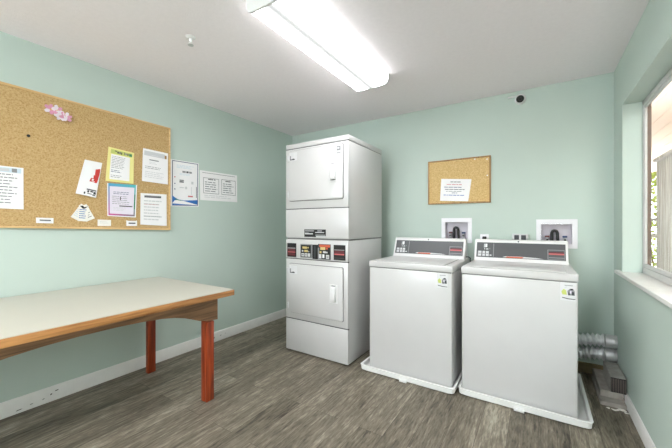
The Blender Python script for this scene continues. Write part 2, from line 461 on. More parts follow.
for k in range(7):
    a = k * .9; f.tube([(2.1 + .05 * math.cos(a), 9.2 + .05 * math.sin(a), -.06), (2.1 + .25 * math.cos(a), 9.2 + .3 * math.sin(a), .9), (2.1 + .45 * math.cos(a), 9.2 + .6 * math.sin(a), 2.0)], lambda i: .02 - .006 * i, STEM, 6)
f.build('stem', sh)
f = MB()
for k in range(1500):
    a = random.uniform(0, 6.283); q = random.random() ** .5; zz = random.uniform(.1, 2.3); rr = (.75 if zz < 1.7 else .75 * (2.5 - zz) / .8)
    c = Vector((2.1 + rr * .8 * q * math.cos(a), 9.2 + rr * 1.1 * q * math.sin(a), zz))
    d = Vector((random.uniform(-1, 1), random.uniform(-1, 1), random.uniform(-.4, .8))).normalized(); e = d.cross(Vector((random.uniform(-1, 1), random.uniform(-1, 1), random.uniform(-1, 1)))).normalized()
    l, w = random.uniform(.07, .12), random.uniform(.022, .036); n = d.cross(e) * .008
    f.poly([c, c + d * l * .45 + e * w + n, c + d * l, c + d * l * .45 - e * w + n], LEAF)
f.build('foliage', sh, smooth=False)

# ------------------------------------------------------------------ ceiling light
def fixture(x0, x1, y0, y1, label, LENS):
    t = thing('ceiling_light', ((x0 + x1) / 2, (y0 + y1) / 2, H), label, 'ceiling light')
    w = x1 - x0; xc = (x0 + x1) / 2
    MB().box(x0 + .03, x1 - .03, y0 + .012, y1 - .012, H - .035, H - .0005, HOUSING, .004, 1).build('housing', t)
    pr = [(x0 + .004, H - .012), (x0 + .002, H - .035), (x0 + .012, H - .062), (x0 + .035, H - .074), (xc, H - .078), (x1 - .035, H - .074), (x1 - .012, H - .062), (x1 - .002, H - .035), (x1 - .004, H - .012)]
    inner = [(x1 - .03, H - .012), (x0 + .03, H - .012)]
    MB().prism(pr + inner, 1, y0 + .014, y1 - .014, LENS).build('diffuser', t)
    for a, b in ((y0, y0 + .014), (y1 - .014, y1)):
        MB().prism([(x0, H - .001), (x0 - .001, H - .036), (x0 + .01, H - .066), (x0 + .034, H - .078), (xc, H - .082), (x1 - .034, H - .078), (x1 - .01, H - .066), (x1 + .001, H - .036), (x1, H - .001)], 1, a, b, HOUSING).build('end_cap', t)
    return t
fl = fixture(-1.333, -1.02, 1.170, 2.375, 'white wraparound fluorescent ceiling light, lit, above the floor before the dryers', LENS)
for x, y, r in ((-1.105, 1.325, .006), (-1.095, 1.40, .006), (-1.115, 1.26, .004)):
    MB().lathe([(0, .0), (r, .001), (r * .7, .003), (0, .0035)], (x, y, H - .0765), (0, 0, -1), SCUFF, 8).build('insect_speck', fl)

# ------------------------------------------------------------------ ceiling and wall fittings
t = thing('sprinkler_head', (-1.90, 1.205, H), 'small white sprinkler head on the ceiling left of the light', 'sprinkler')
MB().lathe([(0, 0), (.030, 0), (.030, .003), (.020, .009), (.012, .011), (0, .011)], (-1.90, 1.205, H), (0, 0, -1), HOUSING).build('ceiling_plate', t)
MB().lathe([(0, .01), (.010, .01), (.010, .022), (.007, .026), (.007, .03), (0, .03)], (-1.90, 1.205, H), (0, 0, -1), HOUSING, 16).tube([(-1.91, 1.205, H - .028), (-1.912, 1.205, H - .042), (-1.90, 1.205, H - .05)], .003, HOUSING, 8).tube([(-1.89, 1.205, H - .028), (-1.888, 1.205, H - .042), (-1.90, 1.205, H - .05)], .003, HOUSING, 8).build('sprinkler_body', t)
MB().lathe([(0, .05), (.017, .05), (.018, .053), (0, .054)], (-1.90, 1.205, H), (0, 0, -1), GALV, 16).build('deflector', t)

cx, cz = -.140, 2.352
t = thing('security_camera', (cx, YB, cz), 'small white turret security camera with black face high on the back wall', 'camera')
MB().lathe([(0, 0), (.046, 0), (.046, .016), (.040, .024), (0, .024)], (cx, YB - .0006, cz + .005), (0, -1, 0), HOUSING).build('mounting_base', t)
d = Vector((.05, -.85, -.42)).normalized(); c = Vector((cx, YB - .046, cz))
MB().lathe([(0, -.036)] + [(.038 * math.sin(a), -.036 * math.cos(a)) for a in [k * math.pi / 16 for k in range(1, 11)]] + [(.034, .018), (0, .018)], c, d, HOUSING).build('ball_housing', t)
MB().lathe([(0, .018), (.031, .018), (.031, .021), (.014, .023), (.012, .028), (0, .029)], c, d, BLACK).build('lens_face', t)
MB().box(cx - .10, cx - .02, YB - .016, YB - .0006, cz + .034, cz + .046, HOUSING, .003, 1).build('cable_cover', t)

# ------------------------------------------------------------------ sheets and printing
def sheet(name, label, cat, corners, n, paper, prints, curl=0.0, th=.0006, off=.0008, group=None, bow=0.0, parent=None, blob=()):
    """corners TL TR BR BL (points on the wall); prints: (u0,v0,u1,v1,material) or ('p',[(u,v)...],material)"""
    TL, TR, BR, BL = [Vector(c) for c in corners]; n = Vector(n)
    def P(u, v, d=0.0):
        p = (TL * (1 - u) + TR * u) * (1 - v) + (BL * (1 - u) + BR * u) * v
        return p + n * (off + d + curl * v * v + bow * 4 * u * (1 - u) * v)
    t = bmesh.new(); NU, NV = 8, 8
    g = [[t.verts.new(P(i / NU, j / NV)) for i in range(NU + 1)] for j in range(NV + 1)]
    gb = [[t.verts.new(P(i / NU, j / NV, -th)) for i in range(NU + 1)] for j in range(NV + 1)]
    for j in range(NV):
        for i in range(NU):
            t.faces.new((g[j][i], g[j + 1][i], g[j + 1][i + 1], g[j][i + 1])); t.faces.new((gb[j][i], gb[j][i + 1], gb[j + 1][i + 1], gb[j + 1][i]))
    for i in range(NU):
        t.faces.new((g[0][i], g[0][i + 1], gb[0][i + 1], gb[0][i])); t.faces.new((g[NV][i + 1], g[NV][i], gb[NV][i], gb[NV][i + 1]))
    for j in range(NV):
        t.faces.new((g[j + 1][0], g[j][0], gb[j][0], gb[j + 1][0])); t.faces.new((g[j][NU], g[j + 1][NU], gb[j + 1][NU], gb[j][NU]))
    mb = MB(); mb.merge(t, paper)
    o = mb.build(name, parent)
    if parent is None: tag(o, label, cat, group)
    if prints:
        mb = MB(); lay = .0005
        for q in prints:
            lay += .00001
            if q[0] == 'p':
                mb.poly([P(u, v, lay) for u, v in q[1]], q[2]); continue
            u0, v0, u1, v1, m = q
            su = max(1, int((u1 - u0) * 6)); sv = max(1, int((v1 - v0) * 6))
            for a in range(su):
                for b in range(sv):
                    ua, ub = u0 + (u1 - u0) * a / su, u0 + (u1 - u0) * (a + 1) / su; va, vb = v0 + (v1 - v0) * b / sv, v0 + (v1 - v0) * (b + 1) / sv
                    mb.poly([P(ua, va, lay), P(ua, vb, lay), P(ub, vb, lay), P(ub, va, lay)], m)
        mb.build('lettering', o, smooth=False)
    return o
def lines(u0, u1, v0, v1, n, m, hgt=.35, full=.95, gap=.02, wmin=.05, wmax=.16):
    out = []; step = (v1 - v0) / n
    for k in range(n):
        v = v0 + k * step; u = u0; end = u0 + (u1 - u0) * random.uniform(full - .25, full)
        while u < end:
            w = min(random.uniform(wmin, wmax), end - u)
            out.append((u, v, u + w, v + step * hgt, m)); u += w + gap
    return out
def outline(u0, v0, u1, v1, w, m, asp=1.0):
    return [(u0, v0, u1, v0 + w * asp, m), (u0, v1 - w * asp, u1, v1, m), (u0, v0, u0 + w, v1, m), (u1 - w, v0, u1, v1, m)]

KB = (abs(XL) - .0165) / abs(XL)
def lw(y, z): return (XL * KB, y * KB, CAMZ + (z - CAMZ) * KB)      # on the cork face
def lp(y, z): return (XL + .0002, y, z)                              # on the painted wall
NX = (1, 0, 0)

# large cork board on the left wall
t = thing('cork_board', (XL, .68, 1.168), 'large cork notice board in a thin wooden frame on the left wall', 'notice board')
y0, y1 = -.235, 1.594
zb = lambda y: 1.172 + .0300 * (1.594 - y) / 1.08
zt = lambda y: 2.103 + .0150 * (1.594 - y) / 1.08
MB().slab([(XL + .001, y0, zb(y0)), (XL + .001, y1, zb(y1)), (XL + .001, y1, zt(y1)), (XL + .001, y0, zt(y0))], NX, .0145, CORK).build('cork_panel', t, smooth=False)
w = .013
for nm, q in (('frame_rail', [(y0, zb(y0)), (y1, zb(y1)), (y1, zb(y1) + w), (y0, zb(y0) + w)]), ('frame_rail', [(y0, zt(y0) - w), (y1, zt(y1) - w), (y1, zt(y1)), (y0, zt(y0))]),
              ('frame_stile', [(y1 - w, zb(y1) + w), (y1, zb(y1) + w), (y1, zt(y1) - w), (y1 - w, zt(y1) - w)]), ('frame_stile', [(y0, zb(y0) + w), (y0 + w, zb(y0) + w), (y0 + w, zt(y0) - w), (y0, zt(y0) - w)])):
    MB().slab([(XL + .001, a, b) for a, b in q], NX, .021, OAK).build(nm, t, smooth=False)

PG = 'papers pinned to the large cork board'
sheet('notice', 'white typed notice at the left end of the large cork board', 'paper', [lw(.405, 1.594), lw(.624, 1.594), lw(.624, 1.322), lw(.405, 1.327)], NX, PAPER,
      [(.1, .03, .95, .14, PALEBLUE), (.75, .04, .86, .13, MGREY), (.5, .05, .7, .12, LGREY)] + lines(.1, .95, .18, .92, 10, MGREY, .3), .004, group=PG)
o = sheet('leaflet', 'tilted white leaflet with a red figure on the large cork board', 'leaflet', [lw(.956, 1.708), lw(1.068, 1.700), lw(1.023, 1.426), lw(.897, 1.450)], NX, PAPER,
      [('p', [(.70, .22), (.96, .18), (.97, .34), (.92, .56), (.88, .60), (.5, .58), (.55, .48), (.68, .48), (.66, .40), (.72, .38)], RED), ('p', [(.62, .50), (.72, .50), (.70, .55), (.60, .55)], PAPER), ('p', [(.74, .32), (.82, .32), (.8, .38), (.73, .38)], PAPER),
       (.45, .80, .95, .83, DGREY), (.5, .84, .6, .9, DGREY), (.65, .84, .8, .88, DGREY), (.82, .85, .95, .92, DGREY), (.35, .90, .42, .96, DGREY), (.52, .92, .75, .94, DGREY), (.78, .93, .93, .96, DGREY), (.15, .15, .5, .6, WHITE)], .010, group=PG, bow=.006)
sheet('flyer', 'yellow bordered flyer with dark heading on the large cork board', 'flyer', [lw(1.11, 1.837), lw(1.296, 1.822), lw(1.288, 1.561), lw(1.086, 1.563)], NX, YELLOW,
      [(.12, .19, .84, .93, PAPER), (.1, .05, .92, .17, LIME), (.12, .07, .20, .14, NAVY), (.25, .07, .32, .13, DGREY), (.34, .08, .40, .14, DGREY), (.42, .08, .47, .14, NAVY), (.49, .08, .53, .15, DGREY), (.6, .06, .62, .15, DGREY), (.64, .08, .72, .13, MGREY), (.73, .08, .78, .14, DGREY), (.80, .07, .92, .15, GREEN)]
      + lines(.16, .74, .24, .62, 8, MGREY, .28) + lines(.16, .55, .65, .74, 2, NAVY, .3) + lines(.16, .6, .8, .9, 2, MGREY, .3), .008, group=PG)
RAIN = corner_mat('rainbow_print', (60, 160, 205), (90, 200, 205), (214, 60, 150), (120, 120, 120))
sheet('flyer', 'flyer with rainbow coloured border below the yellow flyer on the cork board', 'flyer', [lw(1.10, 1.549), lw(1.319, 1.556), lw(1.307, 1.282), lw(1.10, 1.29)], NX, RAIN,
      [(.08, .09, .91, .92, LILAC), (.92, .3, .96, .75, GREEN), (.2, .16, .8, .19, DGREY)] + lines(.2, .86, .25, .35, 2, NAVY, .3) + lines(.16, .84, .38, .66, 5, MGREY, .25) + [(.42, .4, .45, .5, DGREY), (.4, .66, .86, .69, DGREY)] + lines(.2, .7, .72, .85, 3, LGREY, .3)
      + [(.0, .0, .035, 1, WHITE), (.96, .0, 1, 1, WHITE), (.0, .97, 1, 1, WHITE)], .004, group=PG)
sheet('notice', 'white notice with grey photo heading at the top right of the large cork board', 'paper', [lw(1.367, 1.878), lw(1.583, 1.872), lw(1.578, 1.588), lw(1.355, 1.594)], NX, PAPER,
      [(.05, .06, .86, .2, LGREY), (.07, .08, .25, .18, MGREY), (.3, .1, .6, .17, PAPER), (.86, .09, .94, .2, OAKD), (.25, .30, .62, .33, MGREY)] + lines(.25, .6, .38, .46, 2, LGREY, .3) + lines(.1, .85, .52, .62, 2, MGREY, .3) + lines(.1, .9, .68, .9, 4, LGREY, .3), .006, group=PG)
sheet('notice', 'white notice with a dark heading at the bottom right of the large cork board', 'paper', [lw(1.347, 1.491), lw(1.569, 1.496), lw(1.569, 1.210), lw(1.343, 1.223)], NX, PAPER,
      [(.14, .06, .78, .10, MGREY), (.14, .10, .78, .13, DGREY)] + lines(.12, .85, .22, .90, 7, LGREY, .35) + lines(.12, .8, .34, .36, 1, PINKRED, .5) + lines(.12, .85, .72, .74, 1, MGREY, .6), .004, group=PG)
SG = 'label strips along the bottom of the large cork board'
sheet('label_strip', 'white label strip low at the left part of the large cork board', 'label', [lw(.685, 1.270), lw(.776, 1.268), lw(.776, 1.230), lw(.685, 1.233)], NX, PAPER, [(.2, .35, .85, .55, DGREY), (.15, .65, .9, .7, LGREY)], group=SG)
sheet('label_strip', 'pale label strip below the rainbow flyer on the large cork board', 'label', [lw(1.037, 1.262), lw(1.127, 1.259), lw(1.127, 1.211), lw(1.037, 1.212)], NX, CARD, lines(.15, .9, .3, .7, 2, LGREY, .3), group=SG)
sheet('label_strip', 'white label strip just left of the bottom right notice on the cork board', 'label', [lw(1.237, 1.258), lw(1.319, 1.257), lw(1.319, 1.211), lw(1.237, 1.211)], NX, PAPER, [(.2, .4, .85, .62, DGREY), (.1, .02, .9, .1, OAKD)], group=SG)

# fan of cards
NCARD = ('leftmost', 'middle', 'rightmost')
for k, ang in enumerate((-32, -4, 26)):
    a = math.radians(ang); piv = Vector((0, .948, 1.345))
    ly = Vector((0, math.cos(a), math.sin(a))); lz = Vector((0, -math.sin(a), math.cos(a)))
    def cp(u, v):
        p = piv + ly * u + lz * v; return lw(p.y, p.z)
    wcd, hcd = .030, .098
    pr = lines(.1, .9, .25, .9, 5, (PALEBLUE, BLUE, MGREY)[k], .35)
    if k == 1: pr += [('p', [(.1, .05), (.4, .02), (.55, .1), (.95, .04), (.7, .16), (.55, .22), (.4, .2)], BLACK)]
    o = sheet('card', NCARD[k] + ' of the three small white cards fanned out low on the cork board', 'card', [cp(-wcd, .02), cp(wcd, .02), cp(wcd, -hcd), cp(-wcd, -hcd)], NX, CARD, pr, .002, off=.0008 + .0016 * (0, 2, 1)[k], group='cards fanned on the cork board')

# flowers and pin
t = thing('paper_flower', lw(.80, 2.0), 'pink and white paper flower decoration pinned high on the large cork board', 'decoration')
def blossom(y, z, r, m1, m2, x):
    c = Vector(lw(y, z)) + Vector((x, 0, 0)); f = MB()
    for k in range(6):
        a = k * math.pi / 3 + y * 9; rr = r * random.uniform(.85, 1.1)
        d = Vector((.0, math.cos(a), math.sin(a))); e = Vector((0, -math.sin(a), math.cos(a)))
        f.slab([c + d * .003, c + d * rr * .5 + e * rr * .32 + Vector((.006, 0, 0)), c + d * rr * .95 + e * rr * .2 + Vector((.011, 0, 0)), c + d * rr + Vector((.009, 0, 0)), c + d * rr * .95 - e * rr * .22 + Vector((.011, 0, 0)), c + d * rr * .5 - e * rr * .32 + Vector((.006, 0, 0))], (1, 0, 0), .0008, m1 if k % 3 else m2)
    o = f.build('blossom', t, smooth=False)
    MB().lathe([(0, 0), (.007, .001), (.006, .006), (0, .008)], c, (1, 0, 0), PETALC, 10).build('flower_centre', o)
blossom(.762, 2.022, .040, PETALP, PETALW, .001); blossom(.797, 2.022, .036, PETALW, PETALP, .003)
blossom(.812, 1.988, .036, PETALW, PETALW, .002); blossom(.843, 1.992, .036, PETALP, PETALW, .004)
t = MB().lathe([(0, -.002), (.003, 0), (.005, .006), (.009, .008), (.009, .012), (0, .013)], lw(.646, 1.81), (1, 0, 0), BLACK, 12).build('push_pin')
tag(t, 'black push pin alone in the middle of the large cork board', 'push pin')

# posters on the left wall
o = sheet('notice_sign', 'blue and white poster with dark border between cork board and legal notice', 'poster', [lp(1.607, 1.827), lp(1.891, 1.832), lp(1.889, 1.401), lp(1.605, 1.392)], NX, PAPER,
      outline(.05, .02, .97, .985, .022, NAVY, .6) + [(.09, .05, .93, .8, PAPER), ('p', [(.05, .76), (.12, .80), (.25, .85), (.45, .87), (.75, .86), (.95, .85), (.95, .97), (.05, .97)], BLUE), ('p', [(.05, .88), (.3, .86), (.5, .89), (.95, .96), (.95, .97), (.05, .94)], PAPER), ('p', [(.12, .82), (.25, .86), (.45, .88), (.32, .88), (.18, .86)], GREEN),
       (.4, .22, .52, .26, MGREY), (.54, .22, .62, .26, DGREY), (.64, .22, .74, .26, MGREY), (.12, .36, .16, .38, RED), (.3, .42, .45, .44, DGREY), (.3, .45, .45, .48, DGREY), (.12, .5, .16, .52, NAVY), (.72, .44, .8, .5, LGREY), (.12, .62, .16, .64, NAVY), (.3, .58, .45, .6, LGREY), (.52, .56, .54, .62, MGREY), (.48, .58, .58, .6, LGREY),
       (.72, .56, .74, .74, LGREY), (.9, .55, .93, .8, MGREY), (.6, .76, .78, .79, PINKRED)] + lines(.2, .85, .1, .18, 3, PALEBLUE, .4) + lines(.3, .7, .28, .33, 2, PALEBLUE, .4), .002, group='posters taped to the left wall')
o = sheet('notice_sign', 'wide white notice with two boxed text columns on the left wall', 'poster', [lp(1.903, 1.768), lp(2.365, 1.774), lp(2.365, 1.473), lp(1.906, 1.468)], NX, PAPER,
      [(.06, .06, .94, .075, MGREY)] + outline(.08, .23, .48, .76, .008, DGREY, 1.5) + outline(.55, .22, .95, .76, .008, DGREY, 1.5) + lines(.2, .4, .26, .32, 1, DGREY, .5) + lines(.12, .46, .36, .74, 5, MGREY, .35) + lines(.66, .86, .26, .32, 1, DGREY, .5) + lines(.59, .93, .36, .74, 5, MGREY, .35) + lines(.1, .9, .82, .94, 2, LGREY, .3), .003, group='posters taped to the left wall')

# ------------------------------------------------------------------ small cork board on the back wall
sx0, sx1, sz0, sz1 = -.975, -.381, 1.432, 1.880
t = thing('cork_board', ((sx0 + sx1) / 2, YB, sz0), 'small framed cork board on the back wall above the washers', 'notice board')
MB().box(sx0 + .002, sx1 - .002, YB - .012, YB - .0008, sz0 + .002, sz1 - .002, CORK2).build('cork_panel', t, smooth=False)
w = .014
for nm, q, m in (('frame_rail', (sx0, sx1, sz0, sz0 + w), OAKD), ('frame_rail', (sx0, sx1, sz1 - w, sz1), OAKD), ('frame_stile', (sx0, sx0 + w, sz0 + w, sz1 - w), OAKD), ('frame_stile', (sx1 - w, sx1, sz0 + w, sz1 - w), OAKD)):
    MB().box(q[0], q[1], YB - .018, YB - .0006, q[2], q[3], m, .002, 1).build(nm, t)
KY = (YB - .013) / YB
def bw(x, z): return (x * KY, YB - .013, CAMZ + (z - CAMZ) * KY)
sheet('notice', 'white sheet with red and blue lines pinned to the small cork board', 'paper', [bw(-.843, 1.694), bw(-.553, 1.668), bw(-.582, 1.451), bw(-.854, 1.468)], (0, -1, 0), PAPER,
      lines(.32, .68, .12, .18, 1, DGREY, .5, 1.0) + lines(.2, .85, .24, .30, 1, PINKRED, .5, 1.0) + lines(.12, .9, .36, .42, 1, NAVY, .5, 1.0) + lines(.15, .88, .46, .52, 1, DGREY, .5, 1.0) + lines(.2, .85, .55, .6, 1, MGREY, .5, 1.0) + lines(.4, .62, .62, .67, 1, NAVY, .5, 1.0) + lines(.12, .9, .72, .78, 1, BLUE, .5, 1.0), .008)
for k, (x, z) in enumerate(((-.412, 1.845), (-.41, 1.69), (-.52, 1.857))):
    o = MB().lathe([(0, -.002), (.004, 0), (.0045, .006), (.0065, .009), (0, .011)], (x, YB - .0125, z), (0, -1, 0), WHITE, 10).build('push_pin')
    tag(o, ('white push pin at the top right corner of the small cork board', 'white push pin halfway down the right side of the small cork board', 'white push pin at the top of the small cork board, left of the corner pin')[k], 'push pin', 'pins in the small cork board')

# ------------------------------------------------------------------ washer outlet boxes
def outlet_box(b, label):
    t = thing('washer_outlet_box', ((b[0] + b[1]) / 2, YB, b[2]), label, 'outlet box', 'white washer outlet boxes set in the back wall')
    c = cav(b); f = MB(); y0 = YB - .010; y1 = YB - .0006
    f.box(b[0], c[0], y0, y1, b[2], b[3], VALVEBOX); f.box(c[1], b[1], y0, y1, b[2], b[3], VALVEBOX); f.box(c[0], c[1], y0, y1, b[2], c[2], VALVEBOX); f.box(c[0], c[1], y0, y1, c[3], b[3], VALVEBOX)
    f.build('face_frame', t, smooth=False)
    f = MB(); d = YB + .075; e = .003
    f.box(c[0] + .0005, c[1] - .0005, d - e, d, c[2] + .0005, c[3] - .0005, VALVEIN)
    f.box(c[0] + .0005, c[0] + e, y1, d - e, c[2] + .0005, c[3] - .0005, VALVEIN); f.box(c[1] - e, c[1] - .0005, y1, d - e, c[2] + .0005, c[3] - .0005, VALVEIN)
    f.box(c[0] + e, c[1] - e, y1, d - e, c[2] + .0005, c[2] + e, VALVEIN); f.box(c[0] + e, c[1] - e, y1, d - e, c[3] - e, c[3] - .0005, VALVEIN)
    f.build('recess_box', t, smooth=False)
    xm = c[0] + (c[1] - c[0]) * .45; zb_ = c[2] + e + .001; yy = YB + .035
    pts = [(xm - .020, yy, zb_)] + [(xm - .020 * math.cos(a), yy, zb_ + .085 + .026 * math.sin(a)) for a in [k * math.pi / 10 for k in range(11)]] + [(xm + .021, yy - .002, zb_ + .04), (xm + .026, yy - .004, zb_)]
    MB().tube(pts, .0125, BLACK, 14).build('drain_hose', t)
    for xv, m in ((c[0] + .045, MAROON), (c[1] - .048, NAVY)):
        v = MB().tube([(xv, yy, zb_), (xv, yy, zb_ + .05)], .010, GALV, 12).tube([(xv, yy - .004, zb_ + .03), (xv, yy - .03, zb_ + .03)], .008, BLACK, 10).build('valve', t)
        MB().box(xv - .017, xv + .017, yy - .012, yy + .012, zb_ + .05, zb_ + .066, m, .004, 2).build('valve_handle', v)
    return t
outlet_box(B1, 'white recessed outlet box with black hose on the back wall above the left washer')
outlet_box(B2, 'white recessed outlet box with black hose on the back wall near the right corner')

t = thing('power_outlet', (-.437, YB, 1.05), 'white wall socket with a black plug seen between the two washer consoles', 'socket')
MB().box(-.475, -.399, YB - .007, YB - .0006, 1.035, 1.130, VALVEBOX, .003, 2).build('cover_plate', t)
MB().box(-.452, -.418, YB - .035, YB - .007, 1.085, 1.110, BLACK, .005, 2).tube([(-.435, YB - .035, 1.095), (-.435, YB - .055, 1.085), (-.437, YB - .06, 1.03), (-.45, YB - .055, .9)], .0045, BLACK, 8).build('plug', t)
t = thing('junction_box', (-.14, YB, 1.06), 'grey electrical fitting on the back wall behind the right washer console', 'junction box')
MB().box(-.202, -.078, YB - .045, YB - .0006, 1.06, 1.138, GALV, .005, 2).build('box_body', t)
MB().box(-.185, -.148, YB - .050, YB - .045, 1.07, 1.128, DGREY, .003, 1).box(-.132, -.095, YB - .050, YB - .045, 1.07, 1.128, DGREY, .003, 1).build('socket_face', t)

# ------------------------------------------------------------------ stacked dryer
DX0, DX1, DY0, DY1, DZ = -2.086, -1.370, 2.325, 3.010, 2.000
t = thing('stacked_dryer', ((DX0 + DX1) / 2, (DY0 + DY1) / 2, 0), 'tall white stacked pair of coin laundry dryers in the back left corner', 'dryer')
FRY = DY0 + .016                                   # cabinet front behind the panels
MB().box(DX0 + .02, DX1 - .02, DY0 + .03, DY1 - .02, 0, .02, DARK).build('plinth', t, smooth=False)
lowc = MB().box(DX0 + .004, DX1 - .004, FRY, DY1, .012, 1.084, ENAMEL, .008, 2).build('lower_cabinet', t)
upc = MB().box(DX0, DX1, FRY, DY1, 1.092, 1.949, ENAMEL, .008, 2).box(DX0 + .006, DX1 - .006, FRY + .004, DY1 - .006, 1.080, 1.096, GAP).build('upper_cabinet', t)
MB().box(DX0, DX1, DY0 + .002, DY1, 1.953, DZ, ENAMEL, .009, 3).box(DX0 + .006, DX1 - .006, DY0 + .008, DY1 - .006, 1.946, 1.956, GAP).build('top_panel', t)
MB().box(DX0 + .001, DX1 - .001, DY0, FRY + .003, 1.374, 1.949, ENAMEL, .006, 2).build('front_panel', t)
MB().box(DX0 + .001, DX1 - .001, DY0, FRY + .003, 1.098, 1.369, ENAMEL, .006, 2).build('access_panel', t)
MB().box(DX0 + .005, DX1 - .005, DY0 - .002, FRY + .003, .899, 1.082, ENAMEL, .005, 2).build('control_panel', t)
cpn = bpy.data.objects[-1] if False else [o for o in t.children if o.name.startswith('control_panel')][0]
MB().box(DX0 + .005, DX1 - .005, DY0, FRY + .003, .320, .893, ENAMEL, .006, 2).build('front_panel', t)
MB().box(DX0 + .005, DX1 - .005, DY0, FRY + .003, .012, .314, ENAMEL, .006, 2).build('access_panel', t)

def dryer_door(z0, z1):
    x0, x1 = DX0 + .050, DX1 - .052
    # shadow reveal round the door, then the slab with rounded corners
    def rr(x0, x1, z0, z1, r, n=5):
        p = []
        for cx_, cz_, a0 in ((x1 - r, z1 - r, 0), (x0 + r, z1 - r, 90), (x0 + r, z0 + r, 180), (x1 - r, z0 + r, 270)):
            for k in range(n + 1):
                a = math.radians(a0 + 90 * k / n); p.append((cx_ + r * math.cos(a), cz_ + r * math.sin(a)))
        return p
    d = MB().prism(rr(x0 - .005, x1 + .005, z0 - .005, z1 + .005, .020), 1, DY0 - .0008, DY0 + .002, GAP).prism(rr(x0, x1, z0, z1, .018), 1, DY0 - .014, DY0 + .001, ENAMEL, .003, 2).build('door', t)
    hx0, hx1 = DX1 - .175, DX1 - .118; hz = z0 + (z1 - z0) * .345
    h = MB().box(hx0 - .012, hx1 + .014, DY0 - .0165, DY0 - .0135, hz - .012, hz + .155, ENAMEL2, .0012, 1)
    h.prism([(DY0 - .016, hz), (DY0 - .046, hz + .004), (DY0 - .050, hz + .030), (DY0 - .040, hz + .125), (DY0 - .028, hz + .142), (DY0 - .016, hz + .144)], 0, hx0 + .012, hx1, ENAMEL2, .004, 2)
    h.box(hx0 + .016, hx1 - .004, DY0 - .030, DY0 - .0160, hz + .139, hz + .147, MGREY)  # grey strip paints the shade at the top of the handle
    h.build('handle', d)
    for zz in (z0 + .035, z1 - .095):
        MB().box(x0 - .014, x0 + .003, DY0 - .020, DY0 + .001, zz, zz + .055, LGREY, .003, 1).build('hinge', d)
    # sticker in the upper left corner
    s = MB(); yy = DY0 - .0142
    def q(a, b, c_, d_, m, l=0): s.slab([(a, yy - l, c_), (b, yy - l, c_), (b, yy - l, d_), (a, yy - l, d_)], (0, -1, 0), .0004, m)
    ax, az = x0 + .012, z1 - .088
    q(ax - .004, ax + .095, az - .006, az + .072, STICK); q(ax + .006, ax + .020, az, az + .042, MGREY, .0005); q(ax + .026, ax + .034, az + .03, az + .066, LGREY, .0005); q(ax + .042, ax + .050, az + .02, az + .066, LGREY, .0005); q(ax + .006, ax + .066, az, az + .009, DGREY, .0006); q(ax + .036, ax + .060, az + .006, az + .014, BLACK, .0006)
    s.build('sticker', d, smooth=False)
    return d
du = dryer_door(1.450, 1.928)
dl = dryer_door(.380, .846)
s = MB(); yy = DY0 - .0142; ax, az = DX1 - .118, 1.835
for a, b, c_, d_, m in ((0, .052, 0, .078, STICK), (.006, .046, .034, .072, MGREY), (.012, .034, .048, .062, LGREY), (.004, .048, .010, .016, MGREY), (.004, .048, .022, .025, LGREY)):
    yy -= .0003; s.slab([(ax + a, yy, az + c_), (ax + b, yy, az + c_), (ax + b, yy, az + d_), (ax + a, yy, az + d_)], (0, -1, 0), .0003, m)
s.build('sticker', du, smooth=False)
# black data plate under the upper door
s = MB(); yy = DY0
for a, b, c_, d_, m in ((-1.853, -1.607, 1.108, 1.178, BLACK), (-1.845, -1.740, 1.158, 1.172, MGREY), (-1.70, -1.650, 1.158, 1.172, MGREY), (-1.845, -1.752, 1.132, 1.143, LGREY), (-1.725, -1.625, 1.147, 1.154, LGREY), (-1.722, -1.612, 1.120, 1.132, MGREY), (-1.715, -1.607, 1.107, 1.118, LGREY), (-1.85, -1.80, 1.145, 1.150, MGREY)):
    yy -= .0003; s.slab([(a, yy, c_), (b, yy, c_), (b, yy, d_), (a, yy, d_)], (0, -1, 0), .0003, m)
s.build('data_plate', t, smooth=False)
for z in (1.951, 1.3715, .896, .317):
    MB().box(DX0 + .004, DX1 - .004, DY0 + .0035, FRY + .002, z - .0035, z + .0035, DGREY).build('seam', t, smooth=False)
# coin slides and timers
CY = DY0 - .002
def unit(name, x0, x1, z0, z1, items, border=None):
    s = MB(); s.box(x0, x1, CY - .006, CY, z0, z1, border or BLACK, .002, 1)
    y = CY - .006
    for a, b, c_, d_, m in items:
        y -= .0003
        s.slab([(x0 + (x1 - x0) * a, y, z0 + (z1 - z0) * c_), (x0 + (x1 - x0) * b, y, z0 + (z1 - z0) * c_), (x0 + (x1 - x0) * b, y, z0 + (z1 - z0) * d_), (x0 + (x1 - x0) * a, y, z0 + (z1 - z0) * d_)], (0, -1, 0), .0003, m)
    return s.build(name, cpn, smooth=False)
unit('coin_slide', -2.060, -1.948, .912, 1.044, [(.05, .95, .60, .68, MGREY), (.1, .9, .36, .58, MAROON), (.1, .92, .32, .38, PINKRED), (.1, .9, .1, .28, MAROON), (.1, .9, .72, .95, DARK)])
unit('timer_display', -1.897, -1.755, .912, 1.040, [(.07, .90, .07, .93, BLACK), (.2, .58, .66, .82, YELLOWINK), (.62, .72, .70, .80, YELLOWINK), (.15, .28, .44, .56, LGREY), (.36, .66, .42, .58, YELLOWINK), (.7, .76, .42, .5, LGREY), (.12, .36, .10, .34, LGREY), (.40, .62, .10, .34, LGREY), (.66, .86, .10, .34, LGREY), (.16, .32, .2, .24, DGREY), (.44, .58, .2, .24, DGREY)], MGREY)
unit('coin_box_lock', -1.753, -1.690, .906, 1.038, [(.3, .6, .1, .9, DGREY)])
